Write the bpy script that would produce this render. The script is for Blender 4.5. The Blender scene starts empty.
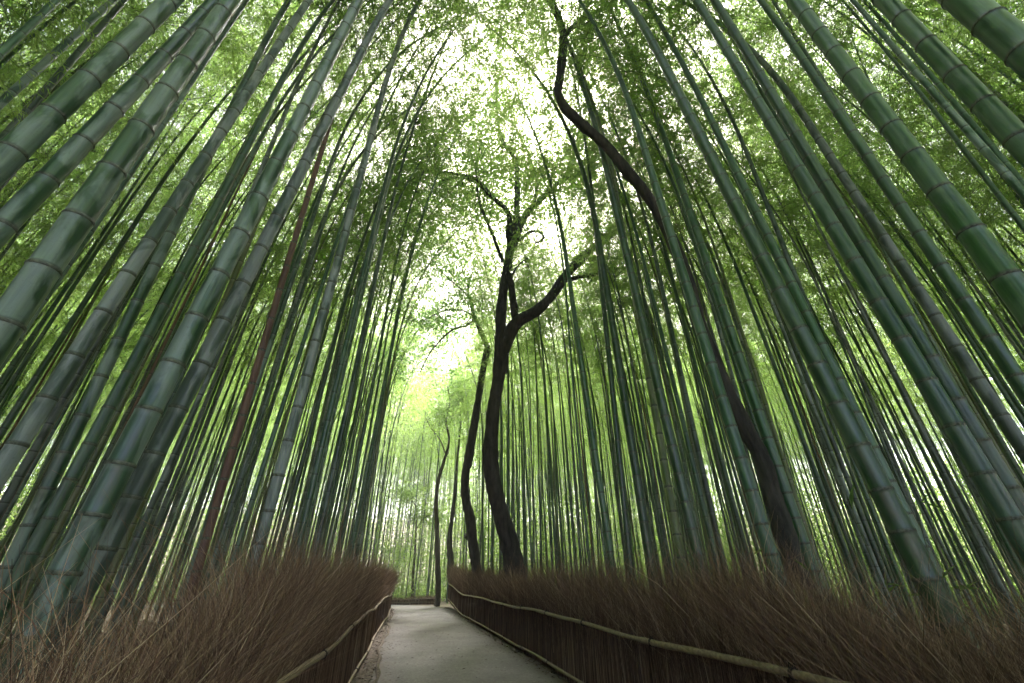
import bpy, math, random
import numpy as np
from mathutils import Vector, Matrix

random.seed(11)
RNG = np.random.default_rng(11)
SC = bpy.context.scene
COL = SC.collection
R = math.radians

# ------------------------------------------------------------------ camera
EYE = 1.35
F_PX, PITCH, YAW = 425.0, R(29.2), R(12.7)
cam_d = bpy.data.cameras.new("camera")
cam = bpy.data.objects.new("camera", cam_d)
COL.objects.link(cam)
cam.location = (0, 0, EYE)
cam.rotation_euler = (R(90) + PITCH, 0, -YAW)
cam_d.sensor_width = 36
cam_d.lens = 36 * F_PX / 1024
cam_d.clip_start = 0.02
cam_d.clip_end = 900
SC.camera = cam

# ------------------------------------------------------------------ sky, sun, exposure
SUN_EL, SUN_AZ = R(52), R(20)          # azimuth measured from +Y towards +X
w = bpy.data.worlds.new("World")
SC.world = w
w.use_nodes = True
wn = w.node_tree.nodes
sky = wn.new("ShaderNodeTexSky")
sky.sky_type = 'NISHITA'
sky.sun_disc = False
sky.sun_elevation = SUN_EL
sky.sun_rotation = SUN_AZ
sky.air_density = 0.5
sky.dust_density = 6.0
sky.ozone_density = 0.3
bg = wn["Background"]
bg.inputs[1].default_value = 0.15
w.node_tree.links.new(sky.outputs[0], bg.inputs[0])
sun_d = bpy.data.lights.new("sun", 'SUN')
sun_d.energy = 5.0
sun_d.angle = R(10)
sun_d.color = (1.0, 0.975, 0.95)
sun = bpy.data.objects.new("sun", sun_d)
COL.objects.link(sun)
_sd = Vector((math.sin(SUN_AZ) * math.cos(SUN_EL), math.cos(SUN_AZ) * math.cos(SUN_EL), math.sin(SUN_EL)))
sun.rotation_euler = (-_sd).to_track_quat('-Z', 'Y').to_euler()

SC.view_settings.view_transform = 'Standard'
SC.view_settings.look = 'None'
SC.view_settings.exposure = 2.95
SC.view_settings.gamma = 1
SC.view_settings.use_curve_mapping = False
SC.render.engine = 'CYCLES'
cy = SC.cycles
cy.max_bounces = 5
cy.diffuse_bounces = 4
cy.glossy_bounces = 2
cy.transmission_bounces = 4
cy.volume_bounces = 0
cy.transparent_max_bounces = 4
cy.sample_clamp_indirect = 8
cy.caustics_reflective = False
cy.caustics_refractive = False
cy.use_denoising = True

HAZE = 0.002

# the lens, used to turn measured directions into points at a known depth
_cp, _sp, _cy, _sy = math.cos(PITCH), math.sin(PITCH), math.cos(YAW), math.sin(YAW)
FWD = Vector((_sy * _cp, _cy * _cp, _sp))
RIGHT = Vector((_cy, -_sy, 0))
UP = RIGHT.cross(FWD)
CAM = Vector((0, 0, EYE))


def sight(x, y):
    return RIGHT * ((x - 512) / F_PX) - UP * ((y - 341.5) / F_PX) + FWD


def at_depth(x, y, Y):
    """Point on the sight line through (x, y) at world distance Y along the path."""
    r = sight(x, y)
    return CAM + r * (Y / r.y)


def project(P):
    d = Vector(P) - CAM
    z = d.dot(FWD)
    if z < 0.05:
        return (-9999, -9999, z)
    return (512 + F_PX * d.dot(RIGHT) / z, 341.5 - F_PX * d.dot(UP) / z, z)


# ------------------------------------------------------------------ materials
def mat(name):
    m = bpy.data.materials.new(name)
    m.use_nodes = True
    nt = m.node_tree
    nt.nodes.clear()
    out = nt.nodes.new("ShaderNodeOutputMaterial")
    return m, nt, out


def N(nt, t, **kw):
    n = nt.nodes.new(t)
    for k, v in kw.items():
        if k.startswith("i_"):
            n.inputs[int(k[2:])].default_value = v
        else:
            setattr(n, k, v)
    return n


def ramp(nt, stops, interp='LINEAR'):
    n = nt.nodes.new("ShaderNodeValToRGB")
    e = n.color_ramp.elements
    n.color_ramp.interpolation = interp
    while len(e) < len(stops):
        e.new(0.5)
    for el, (p, c) in zip(e, stops):
        el.position = p
        el.color = (c, c, c, 1) if isinstance(c, (int, float)) else (*c, 1)
    return n


def mixc(nt, L, fac, a, b, mode='MIX'):
    n = nt.nodes.new("ShaderNodeMix")
    n.data_type = 'RGBA'
    n.blend_type = mode
    for sock, v in ((n.inputs[0], fac), (n.inputs[6], a), (n.inputs[7], b)):
        if hasattr(v, "is_linked"):
            L.new(v, sock)
        elif isinstance(v, (int, float)):
            sock.default_value = v
        else:
            sock.default_value = (*v, 1)
    return n.outputs[2]


def math_(nt, L, op, a, b=0.0, c=0.0, clamp=False):
    n = nt.nodes.new("ShaderNodeMath")
    n.operation = op
    n.use_clamp = clamp
    for i, v in enumerate((a, b, c)):
        if hasattr(v, "is_linked"):
            L.new(v, n.inputs[i])
        else:
            n.inputs[i].default_value = v
    return n.outputs[0]


def culm_material(name, green, deep, wax, wax_amount, rough=0.38):
    """Bamboo skin: green shading to deep green, waxy grey bloom in streaks and patches, pale band under each node."""
    m, nt, out = mat(name)
    L = nt.links
    uv = N(nt, "ShaderNodeUVMap")
    sep = N(nt, "ShaderNodeSeparateXYZ")
    L.new(uv.outputs[0], sep.inputs[0])
    fr = math_(nt, L, 'FRACT', sep.outputs[1])
    oi = N(nt, "ShaderNodeObjectInfo")
    tc = N(nt, "ShaderNodeTexCoord")
    off = N(nt, "ShaderNodeVectorMath", operation='ADD')
    comb = N(nt, "ShaderNodeCombineXYZ")
    rnd = math_(nt, L, 'MULTIPLY', oi.outputs["Random"], 37.0)
    L.new(rnd, comb.inputs[0]); L.new(rnd, comb.inputs[2])
    L.new(tc.outputs["Object"], off.inputs[0]); L.new(comb.outputs[0], off.inputs[1])
    # long streaks
    mp = N(nt, "ShaderNodeMapping"); mp.inputs[3].default_value = (16, 16, 0.8)
    L.new(off.outputs[0], mp.inputs[0])
    streak = N(nt, "ShaderNodeTexNoise"); streak.inputs["Scale"].default_value = 1.6
    streak.inputs["Detail"].default_value = 5; streak.inputs["Roughness"].default_value = 0.6
    L.new(mp.outputs[0], streak.inputs[0])
    mp2 = N(nt, "ShaderNodeMapping"); mp2.inputs[3].default_value = (7, 7, 2.2)
    L.new(off.outputs[0], mp2.inputs[0])
    patch = N(nt, "ShaderNodeTexNoise"); patch.inputs["Scale"].default_value = 1.0
    patch.inputs["Detail"].default_value = 4; patch.inputs["Distortion"].default_value = 0.6
    L.new(mp2.outputs[0], patch.inputs[0])
    fine = N(nt, "ShaderNodeTexNoise"); fine.inputs["Scale"].default_value = 60
    fine.inputs["Detail"].default_value = 3
    L.new(off.outputs[0], fine.inputs[0])
    r1 = ramp(nt, [(0.35, 0.0), (0.7, 1.0)]); L.new(streak.outputs[0], r1.inputs[0])
    r2 = ramp(nt, [(0.45, 0.0), (0.54, 1.0)]); L.new(patch.outputs[0], r2.inputs[0])
    base = mixc(nt, L, r1.outputs[0], deep, green)
    wf = math_(nt, L, 'MULTIPLY', r2.outputs[0], math_(nt, L, 'ADD', math_(nt, L, 'MULTIPLY', r1.outputs[0], 0.5), 0.5))
    wf = math_(nt, L, 'MULTIPLY', wf, wax_amount)
    c = mixc(nt, L, wf, base, wax)
    # bloom just below a node (fract near 1) and a dark scar at the node itself
    band = ramp(nt, [(0.0, 0.0), (0.84, 0.0), (0.94, 0.55), (0.985, 1.0), (1.0, 0.8)]); L.new(fr, band.inputs[0])
    bf = math_(nt, L, 'MULTIPLY', band.outputs[0], math_(nt, L, 'MULTIPLY_ADD', r1.outputs[0], 0.5, 0.25))
    c = mixc(nt, L, bf, c, wax)
    scar = ramp(nt, [(0.0, 1.0), (0.03, 1.0), (0.07, 0.0), (1.0, 0.0)]); L.new(fr, scar.inputs[0])
    c = mixc(nt, L, math_(nt, L, 'MULTIPLY', scar.outputs[0], 0.75), c, (0.018, 0.02, 0.014))
    # specks of lichen and dirt
    r3 = ramp(nt, [(0.60, 0.0), (0.75, 0.6)]); L.new(fine.outputs[0], r3.inputs[0])
    c = mixc(nt, L, math_(nt, L, 'MULTIPLY', r3.outputs[0], 0.5), c, (0.03, 0.035, 0.025))
    hsv = N(nt, "ShaderNodeHueSaturation")
    L.new(c, hsv.inputs["Color"])
    L.new(math_(nt, L, 'MULTIPLY_ADD', oi.outputs["Random"], 0.05, 0.475), hsv.inputs["Hue"])
    L.new(math_(nt, L, 'MULTIPLY_ADD', math_(nt, L, 'FRACT', math_(nt, L, 'MULTIPLY', oi.outputs["Random"], 7.31)), 0.7, 0.65), hsv.inputs["Value"])
    b = N(nt, "ShaderNodeBsdfPrincipled")
    L.new(hsv.outputs[0], b.inputs["Base Color"])
    L.new(math_(nt, L, 'MULTIPLY_ADD', wf, 0.25, rough), b.inputs["Roughness"])
    b.inputs["Specular IOR Level"].default_value = 0.6
    bump = N(nt, "ShaderNodeBump"); bump.inputs["Strength"].default_value = 0.12; bump.inputs["Distance"].default_value = 0.01
    L.new(streak.outputs[0], bump.inputs["Height"])
    L.new(bump.outputs[0], b.inputs["Normal"])
    L.new(b.outputs[0], out.inputs[0])
    return m


M_GREEN = culm_material("culm_green", (0.044, 0.115, 0.048), (0.011, 0.044, 0.018), (0.135, 0.195, 0.155), 0.42, 0.28)
M_BLOOM = culm_material("culm_bloom", (0.044, 0.095, 0.052), (0.010, 0.032, 0.018), (0.195, 0.25, 0.23), 0.85, 0.28)
M_FROST = culm_material("culm_frosted", (0.08, 0.112, 0.092), (0.028, 0.05, 0.036), (0.27, 0.305, 0.305), 0.9, 0.45)
M_OLIVE = culm_material("culm_olive", (0.12, 0.15, 0.05), (0.055, 0.085, 0.028), (0.25, 0.26, 0.19), 0.4)
M_DEAD = culm_material("culm_dead", (0.17, 0.095, 0.062), (0.085, 0.045, 0.03), (0.22, 0.16, 0.12), 0.4, 0.6)


def leaf_material(name, dark, light, tr_dark, tr_light, tr=0.55):
    m, nt, out = mat(name)
    L = nt.links
    at = N(nt, "ShaderNodeAttribute"); at.attribute_name = "var"
    oi = N(nt, "ShaderNodeObjectInfo")
    v = math_(nt, L, 'ADD', math_(nt, L, 'MULTIPLY', at.outputs["Fac"], 0.6), math_(nt, L, 'MULTIPLY', oi.outputs["Random"], 0.4))
    cd = mixc(nt, L, v, dark, light)
    ct = mixc(nt, L, v, tr_dark, tr_light)
    d = N(nt, "ShaderNodeBsdfPrincipled")
    L.new(cd, d.inputs["Base Color"]); d.inputs["Roughness"].default_value = 0.45
    d.inputs["Specular IOR Level"].default_value = 0.35
    t = N(nt, "ShaderNodeBsdfTranslucent"); L.new(ct, t.inputs[0])
    mx = N(nt, "ShaderNodeMixShader"); mx.inputs[0].default_value = tr
    L.new(d.outputs[0], mx.inputs[1]); L.new(t.outputs[0], mx.inputs[2]); L.new(mx.outputs[0], out.inputs[0])
    return m


M_LEAF = leaf_material("bamboo_leaf", (0.045, 0.095, 0.022), (0.10, 0.145, 0.03), (0.27, 0.50, 0.105), (0.50, 0.67, 0.165))
M_TREELEAF = leaf_material("tree_leaf", (0.04, 0.085, 0.03), (0.08, 0.13, 0.04), (0.16, 0.34, 0.08), (0.30, 0.48, 0.12), 0.55)
M_SPROUT = leaf_material("sprout_leaf", (0.06, 0.12, 0.03), (0.10, 0.16, 0.04), (0.15, 0.3, 0.05), (0.2, 0.36, 0.07), 0.45)


def simple(name, a, b, scale=(8, 8, 8), rough=0.8, bump=0.3, detail=6, spec=0.3, lo=0.35, hi=0.65):
    m, nt, out = mat(name)
    L = nt.links
    tc = N(nt, "ShaderNodeTexCoord")
    mp = N(nt, "ShaderNodeMapping"); mp.inputs[3].default_value = scale
    L.new(tc.outputs["Object"], mp.inputs[0])
    n = N(nt, "ShaderNodeTexNoise"); n.inputs["Scale"].default_value = 1; n.inputs["Detail"].default_value = detail
    n.inputs["Roughness"].default_value = 0.65
    L.new(mp.outputs[0], n.inputs[0])
    r = ramp(nt, [(lo, a), (hi, b)]); L.new(n.outputs[0], r.inputs[0])
    p = N(nt, "ShaderNodeBsdfPrincipled"); L.new(r.outputs[0], p.inputs["Base Color"])
    p.inputs["Roughness"].default_value = rough; p.inputs["Specular IOR Level"].default_value = spec
    bm = N(nt, "ShaderNodeBump"); bm.inputs["Strength"].default_value = bump; bm.inputs["Distance"].default_value = 0.02
    L.new(n.outputs[0], bm.inputs["Height"]); L.new(bm.outputs[0], p.inputs["Normal"])
    L.new(p.outputs[0], out.inputs[0])
    return m


def var_material(name, stops, rough=0.8, spec=0.25):
    """Colour taken from the per-piece attribute var (each twig or dead leaf its own shade)."""
    m, nt, out = mat(name)
    L = nt.links
    at = N(nt, "ShaderNodeAttribute"); at.attribute_name = "var"
    r = ramp(nt, stops); L.new(at.outputs["Fac"], r.inputs[0])
    p = N(nt, "ShaderNodeBsdfPrincipled"); L.new(r.outputs[0], p.inputs["Base Color"])
    p.inputs["Roughness"].default_value = rough; p.inputs["Specular IOR Level"].default_value = spec
    L.new(p.outputs[0], out.inputs[0])
    return m


M_BARK = simple("bark_dark", (0.018, 0.017, 0.019), (0.075, 0.068, 0.064), (9, 9, 2.2), 0.85, 0.9, 8)
M_BARK2 = simple("bark_brown", (0.04, 0.032, 0.024), (0.11, 0.09, 0.07), (10, 10, 2.0), 0.85, 0.8, 8)
M_TWIG = var_material("brushwood_twig", [(0.0, (0.035, 0.020, 0.013)), (0.4, (0.16, 0.090, 0.058)), (0.75, (0.33, 0.21, 0.135)), (1.0, (0.58, 0.44, 0.30))])  # palest stops paint golden highlights in, besides the lighter brown of the tips
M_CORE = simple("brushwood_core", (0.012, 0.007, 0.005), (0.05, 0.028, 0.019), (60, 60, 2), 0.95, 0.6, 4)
M_RAIL = simple("rail_bamboo", (0.15, 0.105, 0.06), (0.29, 0.22, 0.14), (30, 30, 30), 0.55, 0.2, 5)
M_TIE = simple("palm_rope", (0.012, 0.010, 0.009), (0.04, 0.033, 0.028), (80, 80, 80), 0.9, 0.6)
M_RING = simple("node_scar", (0.028, 0.034, 0.022), (0.17, 0.185, 0.15), (2, 2, 40), 0.6, 0.3)
M_BRANCH = simple("bamboo_branch", (0.05, 0.07, 0.03), (0.10, 0.11, 0.05), (6, 6, 6), 0.6, 0.1)
M_LITTER = var_material("dead_leaf", [(0.0, (0.04, 0.025, 0.015)), (0.5, (0.12, 0.08, 0.048)), (0.88, (0.22, 0.165, 0.11)), (1.0, (0.42, 0.38, 0.31))], 0.6)
M_STONE = simple("pale_stone", (0.22, 0.22, 0.21), (0.48, 0.48, 0.46), (7, 7, 7), 0.5, 0.5)


def ground_material():
    m, nt, out = mat("forest_floor")
    L = nt.links
    tc = N(nt, "ShaderNodeTexCoord")
    n1 = N(nt, "ShaderNodeTexNoise"); n1.inputs["Scale"].default_value = 0.9; n1.inputs["Detail"].default_value = 8
    n2 = N(nt, "ShaderNodeTexVoronoi"); n2.inputs["Scale"].default_value = 22
    L.new(tc.outputs["Object"], n1.inputs[0]); L.new(tc.outputs["Object"], n2.inputs[0])
    r = ramp(nt, [(0.3, (0.035, 0.026, 0.017)), (0.55, (0.10, 0.072, 0.045)), (0.72, (0.05, 0.085, 0.03))]); L.new(n1.outputs[0], r.inputs[0])
    sepc = N(nt, "ShaderNodeSeparateColor"); L.new(n2.outputs["Color"], sepc.inputs[0])
    c = mixc(nt, L, math_(nt, L, 'MULTIPLY', sepc.outputs[0], 0.55), r.outputs[0], (0.20, 0.15, 0.095))
    p = N(nt, "ShaderNodeBsdfPrincipled"); L.new(c, p.inputs["Base Color"]); p.inputs["Roughness"].default_value = 0.9
    b = N(nt, "ShaderNodeBump"); b.inputs["Strength"].default_value = 0.8; b.inputs["Distance"].default_value = 0.04
    L.new(n2.outputs[0], b.inputs["Height"]); L.new(b.outputs[0], p.inputs["Normal"])
    L.new(p.outputs[0], out.inputs[0])
    return m


def path_material():
    """Worn pale trodden surface, gritty, with damp dark stains and dirt creeping in from the edges."""
    m, nt, out = mat("path_surface")
    L = nt.links
    tc = N(nt, "ShaderNodeTexCoord")
    big = N(nt, "ShaderNodeTexNoise"); big.inputs["Scale"].default_value = 0.8; big.inputs["Detail"].default_value = 7; big.inputs["Roughness"].default_value = 0.6
    grit = N(nt, "ShaderNodeTexNoise"); grit.inputs["Scale"].default_value = 45; grit.inputs["Detail"].default_value = 4
    spots = N(nt, "ShaderNodeTexNoise"); spots.inputs["Scale"].default_value = 6; spots.inputs["Detail"].default_value = 5
    for n in (big, grit, spots):
        L.new(tc.outputs["Object"], n.inputs[0])
    r = ramp(nt, [(0.3, (0.085, 0.073, 0.071)), (0.5, (0.142, 0.124, 0.122)), (0.72, (0.20, 0.178, 0.176))]); L.new(big.outputs[0], r.inputs[0])
    rg = ramp(nt, [(0.36, 0.6), (0.64, 1.2)]); L.new(grit.outputs[0], rg.inputs[0])
    c = mixc(nt, L, 0.8, r.outputs[0], rg.outputs[0], 'MULTIPLY')
    rs = ramp(nt, [(0.55, 0.0), (0.66, 1.0)]); L.new(spots.outputs[0], rs.inputs[0])
    c = mixc(nt, L, math_(nt, L, 'MULTIPLY', rs.outputs[0], 0.45), c, (0.12, 0.105, 0.09))
    peb = N(nt, "ShaderNodeTexNoise"); peb.inputs["Scale"].default_value = 17; peb.inputs["Detail"].default_value = 3
    L.new(tc.outputs["Object"], peb.inputs[0])
    rp = ramp(nt, [(0.60, 0.0), (0.68, 1.0)]); L.new(peb.outputs[0], rp.inputs[0])
    c = mixc(nt, L, math_(nt, L, 'MULTIPLY', rp.outputs[0], 0.6), c, (0.05, 0.042, 0.038))
    rq = ramp(nt, [(0.30, 1.0), (0.38, 0.0)]); L.new(peb.outputs[0], rq.inputs[0])
    c = mixc(nt, L, math_(nt, L, 'MULTIPLY', rq.outputs[0], 0.5), c, (0.30, 0.28, 0.27))
    uv = N(nt, "ShaderNodeUVMap"); sp = N(nt, "ShaderNodeSeparateXYZ"); L.new(uv.outputs[0], sp.inputs[0])
    e = math_(nt, L, 'ABSOLUTE', math_(nt, L, 'SUBTRACT', sp.outputs[0], 0.5))
    e = math_(nt, L, 'ADD', e, math_(nt, L, 'MULTIPLY', math_(nt, L, 'SUBTRACT', big.outputs[0], 0.5), 0.22))
    e = math_(nt, L, 'ADD', e, math_(nt, L, 'MULTIPLY', math_(nt, L, 'SUBTRACT', grit.outputs[0], 0.5), 0.10))
    re = ramp(nt, [(0.40, 0.0), (0.49, 1.0)]); L.new(e, re.inputs[0])
    c = mixc(nt, L, math_(nt, L, 'MULTIPLY', re.outputs[0], 0.85), c, (0.075, 0.056, 0.042))
    p = N(nt, "ShaderNodeBsdfPrincipled"); L.new(c, p.inputs["Base Color"]); p.inputs["Roughness"].default_value = 0.8
    b = N(nt, "ShaderNodeBump"); b.inputs["Strength"].default_value = 0.35; b.inputs["Distance"].default_value = 0.015
    L.new(grit.outputs[0], b.inputs["Height"]); L.new(b.outputs[0], p.inputs["Normal"])
    L.new(p.outputs[0], out.inputs[0])
    return m


# ------------------------------------------------------------------ mesh helpers
def raw_mesh(name, verts, faces, material=None, smooth=False, var=None, uv=None):
    """verts (n,3) array, faces (m,k) array with k constant."""
    verts = np.asarray(verts, np.float32)
    faces = np.asarray(faces, np.int32)
    me = bpy.data.meshes.new(name)
    k = faces.shape[1]
    me.vertices.add(len(verts)); me.vertices.foreach_set("co", verts.ravel())
    me.loops.add(faces.size); me.loops.foreach_set("vertex_index", faces.ravel())
    me.polygons.add(len(faces))
    me.polygons.foreach_set("loop_start", np.arange(0, faces.size, k, dtype=np.int32))
    me.polygons.foreach_set("loop_total", np.full(len(faces), k, np.int32))
    if smooth:
        me.polygons.foreach_set("use_smooth", np.ones(len(faces), bool))
    if var is not None:
        a = me.attributes.new("var", 'FLOAT', 'POINT')
        a.data.foreach_set("value", np.asarray(var, np.float32))
    if uv is not None:
        l = me.uv_layers.new(name="UVMap")
        l.data.foreach_set("uv", np.asarray(uv, np.float32).ravel())
    me.update(calc_edges=True)
    if material:
        me.materials.append(material)
    return me


def tubes(pts, rad, S=3, var=None):
    """pts (n,K,3), rad (n,K) -> verts, quads, per-vertex var.  Open tubes; the last ring is drawn in to close."""
    pts = np.asarray(pts, float); rad = np.asarray(rad, float)
    n, K, _ = pts.shape
    t = np.gradient(pts, axis=1)
    t /= np.linalg.norm(t, axis=2, keepdims=True) + 1e-9
    ref = np.where(np.abs(t[..., 2:3]) < 0.85, np.array([0, 0, 1.0]), np.array([1.0, 0.2, 0]))
    a = np.cross(t, ref); a /= np.linalg.norm(a, axis=2, keepdims=True) + 1e-9
    b = np.cross(t, a)
    # keep frames from flipping along a tube: re-project the first frame
    for k in range(1, K):
        p = a[:, k - 1] - (a[:, k - 1] * t[:, k]).sum(1, keepdims=True) * t[:, k]
        p /= np.linalg.norm(p, axis=1, keepdims=True) + 1e-9
        a[:, k] = p; b[:, k] = np.cross(t[:, k], p)
    ang = np.arange(S) * 2 * math.pi / S
    ring = a[:, :, None, :] * np.cos(ang)[None, None, :, None] + b[:, :, None, :] * np.sin(ang)[None, None, :, None]
    v = pts[:, :, None, :] + ring * rad[:, :, None, None]
    base = (np.arange(n) * K * S)[:, None, None]
    kk = (np.arange(K - 1) * S)[None, :, None]
    s = np.arange(S)[None, None, :]; s2 = (s + 1) % S
    q = np.stack([base + kk + s, base + kk + s2, base + kk + S + s2, base + kk + S + s], -1).reshape(-1, 4)
    vv = None if var is None else np.repeat(np.asarray(var), K * S)
    return v.reshape(-1, 3), q, vv


def leaves(pos, dirn, nor, ln, wd, var):
    """Folded pointed leaves: a quad each (base, edge, tip, edge)."""
    dirn = dirn / (np.linalg.norm(dirn, axis=1, keepdims=True) + 1e-9)
    side = np.cross(dirn, nor); side /= np.linalg.norm(side, axis=1, keepdims=True) + 1e-9
    up = np.cross(side, dirn)
    ln = ln[:, None]; wd = wd[:, None]
    p0 = pos
    p1 = pos + dirn * ln * 0.4 + side * wd * 0.5 + up * wd * 0.12
    p2 = pos + dirn * ln - up * ln * 0.10
    p3 = pos + dirn * ln * 0.4 - side * wd * 0.5 + up * wd * 0.12
    v = np.stack([p0, p1, p2, p3], 1).reshape(-1, 3)
    q = np.arange(len(v)).reshape(-1, 4)
    return v, q, np.repeat(var, 4)


def link(name, me, parent=None, loc=None):
    o = bpy.data.objects.new(name, me)
    COL.objects.link(o)
    if parent is not None:
        o.parent = parent
    if loc is not None:
        o.location = loc
    return o


def thing(o, label, cat, group=None):
    o["label"] = label
    o["category"] = cat
    if group:
        o["group"] = group
    return o


def cat_meshes(parts):
    vs, qs, va, off = [], [], [], 0
    for v, q, a in parts:
        vs.append(v); qs.append(q + off); va.append(a if a is not None else np.full(len(v), 0.5)); off += len(v)
    return np.concatenate(vs), np.concatenate(qs), np.concatenate(va)


def smooth_line(P, n):
    """Catmull-Rom resample of a polyline (with radii as 4th column)."""
    P = np.asarray(P, float)
    t = np.linspace(0, len(P) - 1, n)
    i = np.clip(t.astype(int), 0, len(P) - 2)
    u = (t - i)[:, None]
    g = lambda k: P[np.clip(k, 0, len(P) - 1)]
    p0, p1, p2, p3 = g(i - 1), g(i), g(i + 1), g(i + 2)
    return 0.5 * ((2 * p1) + (p2 - p0) * u + (2 * p0 - 5 * p1 + 4 * p2 - p3) * u ** 2 + (3 * p1 - p0 - 3 * p2 + p3) * u ** 3)


# ------------------------------------------------------------------ ground and path
def grid_sheet(name, xs, ys, zf, material, uvu=False):
    X, Y = np.meshgrid(xs, ys)
    v = np.stack([X, Y, zf(X, Y)], -1).reshape(-1, 3)
    nx, ny = len(xs), len(ys)
    i, j = np.meshgrid(np.arange(nx - 1), np.arange(ny - 1))
    a = (j * nx + i).ravel()
    q = np.stack([a, a + 1, a + nx + 1, a + nx], 1)
    me = raw_mesh(name, v, q, material, True)
    return link(name, me)


def bank(X, Y):
    """The earth behind the fences swells a little; the corridor itself is level."""
    d = np.maximum(np.maximum(-1.6 - X, X - 3.6), 0)
    d = np.where(Y > 34, np.maximum(d, (Y - 34) * 0.5), d)
    s = np.clip(d / 4, 0, 1)
    rr = np.clip((np.hypot(X, Y - 5) - 58) / 45, 0, 1)  # far rim of ground, added to block the white sky at the horizon
    return 13 * rr * rr * (3 - 2 * rr) + s * (0.10 * np.sin(X * 0.9 + 1) * np.cos(Y * 0.7) + 0.06 * np.sin(X * 2.3 + Y * 1.7)) - 0.012


xs = np.unique(np.concatenate([np.linspace(-350, -120, 6), np.linspace(-120, -30, 31), np.linspace(-30, 30, 121), np.linspace(30, 120, 31), np.linspace(120, 350, 6)]))
ys = np.unique(np.concatenate([np.linspace(-200, -15, 20), np.linspace(-15, 50, 131), np.linspace(50, 130, 28), np.linspace(130, 500, 8)]))
g = grid_sheet("ground", xs, ys, bank, ground_material())
g["kind"] = "structure"


def centre_line():
    """Path centre with half widths: straight, then curving away to the left past the crest."""
    c = []
    for y in np.linspace(-6, 25.5, 64):
        c.append((1.12, y, 1.42))
    for a in np.linspace(0, R(80), 16)[1:]:
        rr = 4.5
        c.append((1.12 - rr * (1 - math.cos(a)), 25.5 + rr * math.sin(a), 1.42))
    x0, y0 = c[-1][0], c[-1][1]
    for k in range(1, 14):
        c.append((x0 - k * 1.0 * math.sin(R(80)), y0 + k * 1.0 * math.cos(R(80)), 1.42))
    return np.array(c)


def ribbon(name, line, l, r, z, material, cross=9):
    d = np.gradient(line[:, :2], axis=0); d /= np.linalg.norm(d, axis=1, keepdims=True)
    nrm = np.stack([d[:, 1], -d[:, 0]], 1)
    ts = np.linspace(0, 1, cross)
    lo = -l if not hasattr(l, '__len__') else -l
    v, uv = [], []
    for i, (c, nn) in enumerate(zip(line, nrm)):
        for t in ts:
            s = -l + (l + r) * t
            v.append((c[0] + nn[0] * s, c[1] + nn[1] * s, z))
            uv.append((t, i * 0.1))
    K = cross
    a = np.array([i * K + j for i in range(len(line) - 1) for j in range(K - 1)])
    q = np.stack([a, a + 1, a + K + 1, a + K], 1)
    uva = np.array(uv)[q.ravel()]
    me = raw_mesh(name, np.array(v), q, material, True, uv=uva)
    o = link(name, me)
    o["kind"] = "structure"
    return o


CL = centre_line()
M_SHOULDER = simple("earth_shoulder", (0.05, 0.036, 0.026), (0.15, 0.115, 0.085), (14, 14, 14), 0.95, 0.9, 8)
ribbon("path_shoulder", CL, 1.85, 1.75, 0.0, M_SHOULDER)
ribbon("path", CL, 1.42, 1.42, 0.010, path_material(), 13)
# low worn stone edging along the left side of the path
def edging():
    p, rad = [], []
    pts = []
    for i, c in enumerate(CL[:64]):
        pts.append((c[0] - 1.40 + 0.05 * math.sin(c[1] * 0.9) + 0.02 * math.sin(c[1] * 3.1), c[1], 0.006, 0.035 + 0.01 * math.sin(c[1] * 5)))
    s = smooth_line(pts, 200)
    v, q, _ = tubes(s[None, :, :3], s[None, :, 3], 8)
    o = link("path_edging", raw_mesh("path_edging", v, q, M_SHOULDER, True))
    o["kind"] = "structure"
edging()


def litter(name, P, size, material, tilt=0.35, var=None):
    n = len(P)
    a = RNG.uniform(0, 2 * math.pi, n)
    d = np.stack([np.cos(a), np.sin(a), RNG.normal(0, tilt * 0.5, n)], 1)
    nor = np.stack([RNG.normal(0, tilt, n), RNG.normal(0, tilt, n), np.ones(n)], 1)
    ln = size * RNG.uniform(0.6, 1.3, n)
    v, q, va = leaves(P, d, nor, ln, ln * RNG.uniform(0.14, 0.32, n), RNG.uniform(0, 1, n) if var is None else var)
    o = link(name, raw_mesh(name, v, q, material, False, va))
    o["kind"] = "stuff"
    return o


n = 26000
X = np.concatenate([RNG.uniform(-9, -1.0, n), RNG.uniform(3.0, 12, n)])
Y = np.concatenate([RNG.uniform(0, 20, n), RNG.uniform(0, 20, n)])
o = litter("leaf_litter", np.stack([X, Y, bank(X, Y) + 0.015 + RNG.uniform(0, 0.05, 2 * n)], 1), 0.13, M_LITTER, 0.5)
thing(o, "carpet of dry fallen bamboo leaves between the culms behind both brush fences", "leaf litter")
n = 1500
side = RNG.random(n)
X = np.where(side < 0.3, -0.28 + np.abs(RNG.normal(0, 0.22, n)), np.where(side < 0.6, 2.5 - np.abs(RNG.normal(0, 0.25, n)), RNG.uniform(-0.2, 2.4, n)))
Y = RNG.uniform(2, 27, n)
o = litter("path_leaf_litter", np.stack([X, Y, np.full(n, 0.016)], 1), 0.06, M_LITTER, 0.25, RNG.uniform(0, 0.65, n))
thing(o, "small brown leaves scattered along the edges of the pale path", "leaf litter")
n = 5200
sl = RNG.random(n) < 0.5
X = np.where(sl, RNG.uniform(-0.66, -0.25, n), RNG.uniform(2.42, 2.66, n)); Y = RNG.uniform(1, 27, n)
o = litter("verge_debris", np.stack([X, Y, np.full(n, 0.006) + RNG.uniform(0, 0.012, n)], 1), 0.07, M_LITTER, 0.5, RNG.uniform(0, 0.6, n))
thing(o, "twiggy leaf debris on the bare earth strip beneath the fence rails", "leaf debris")


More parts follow.
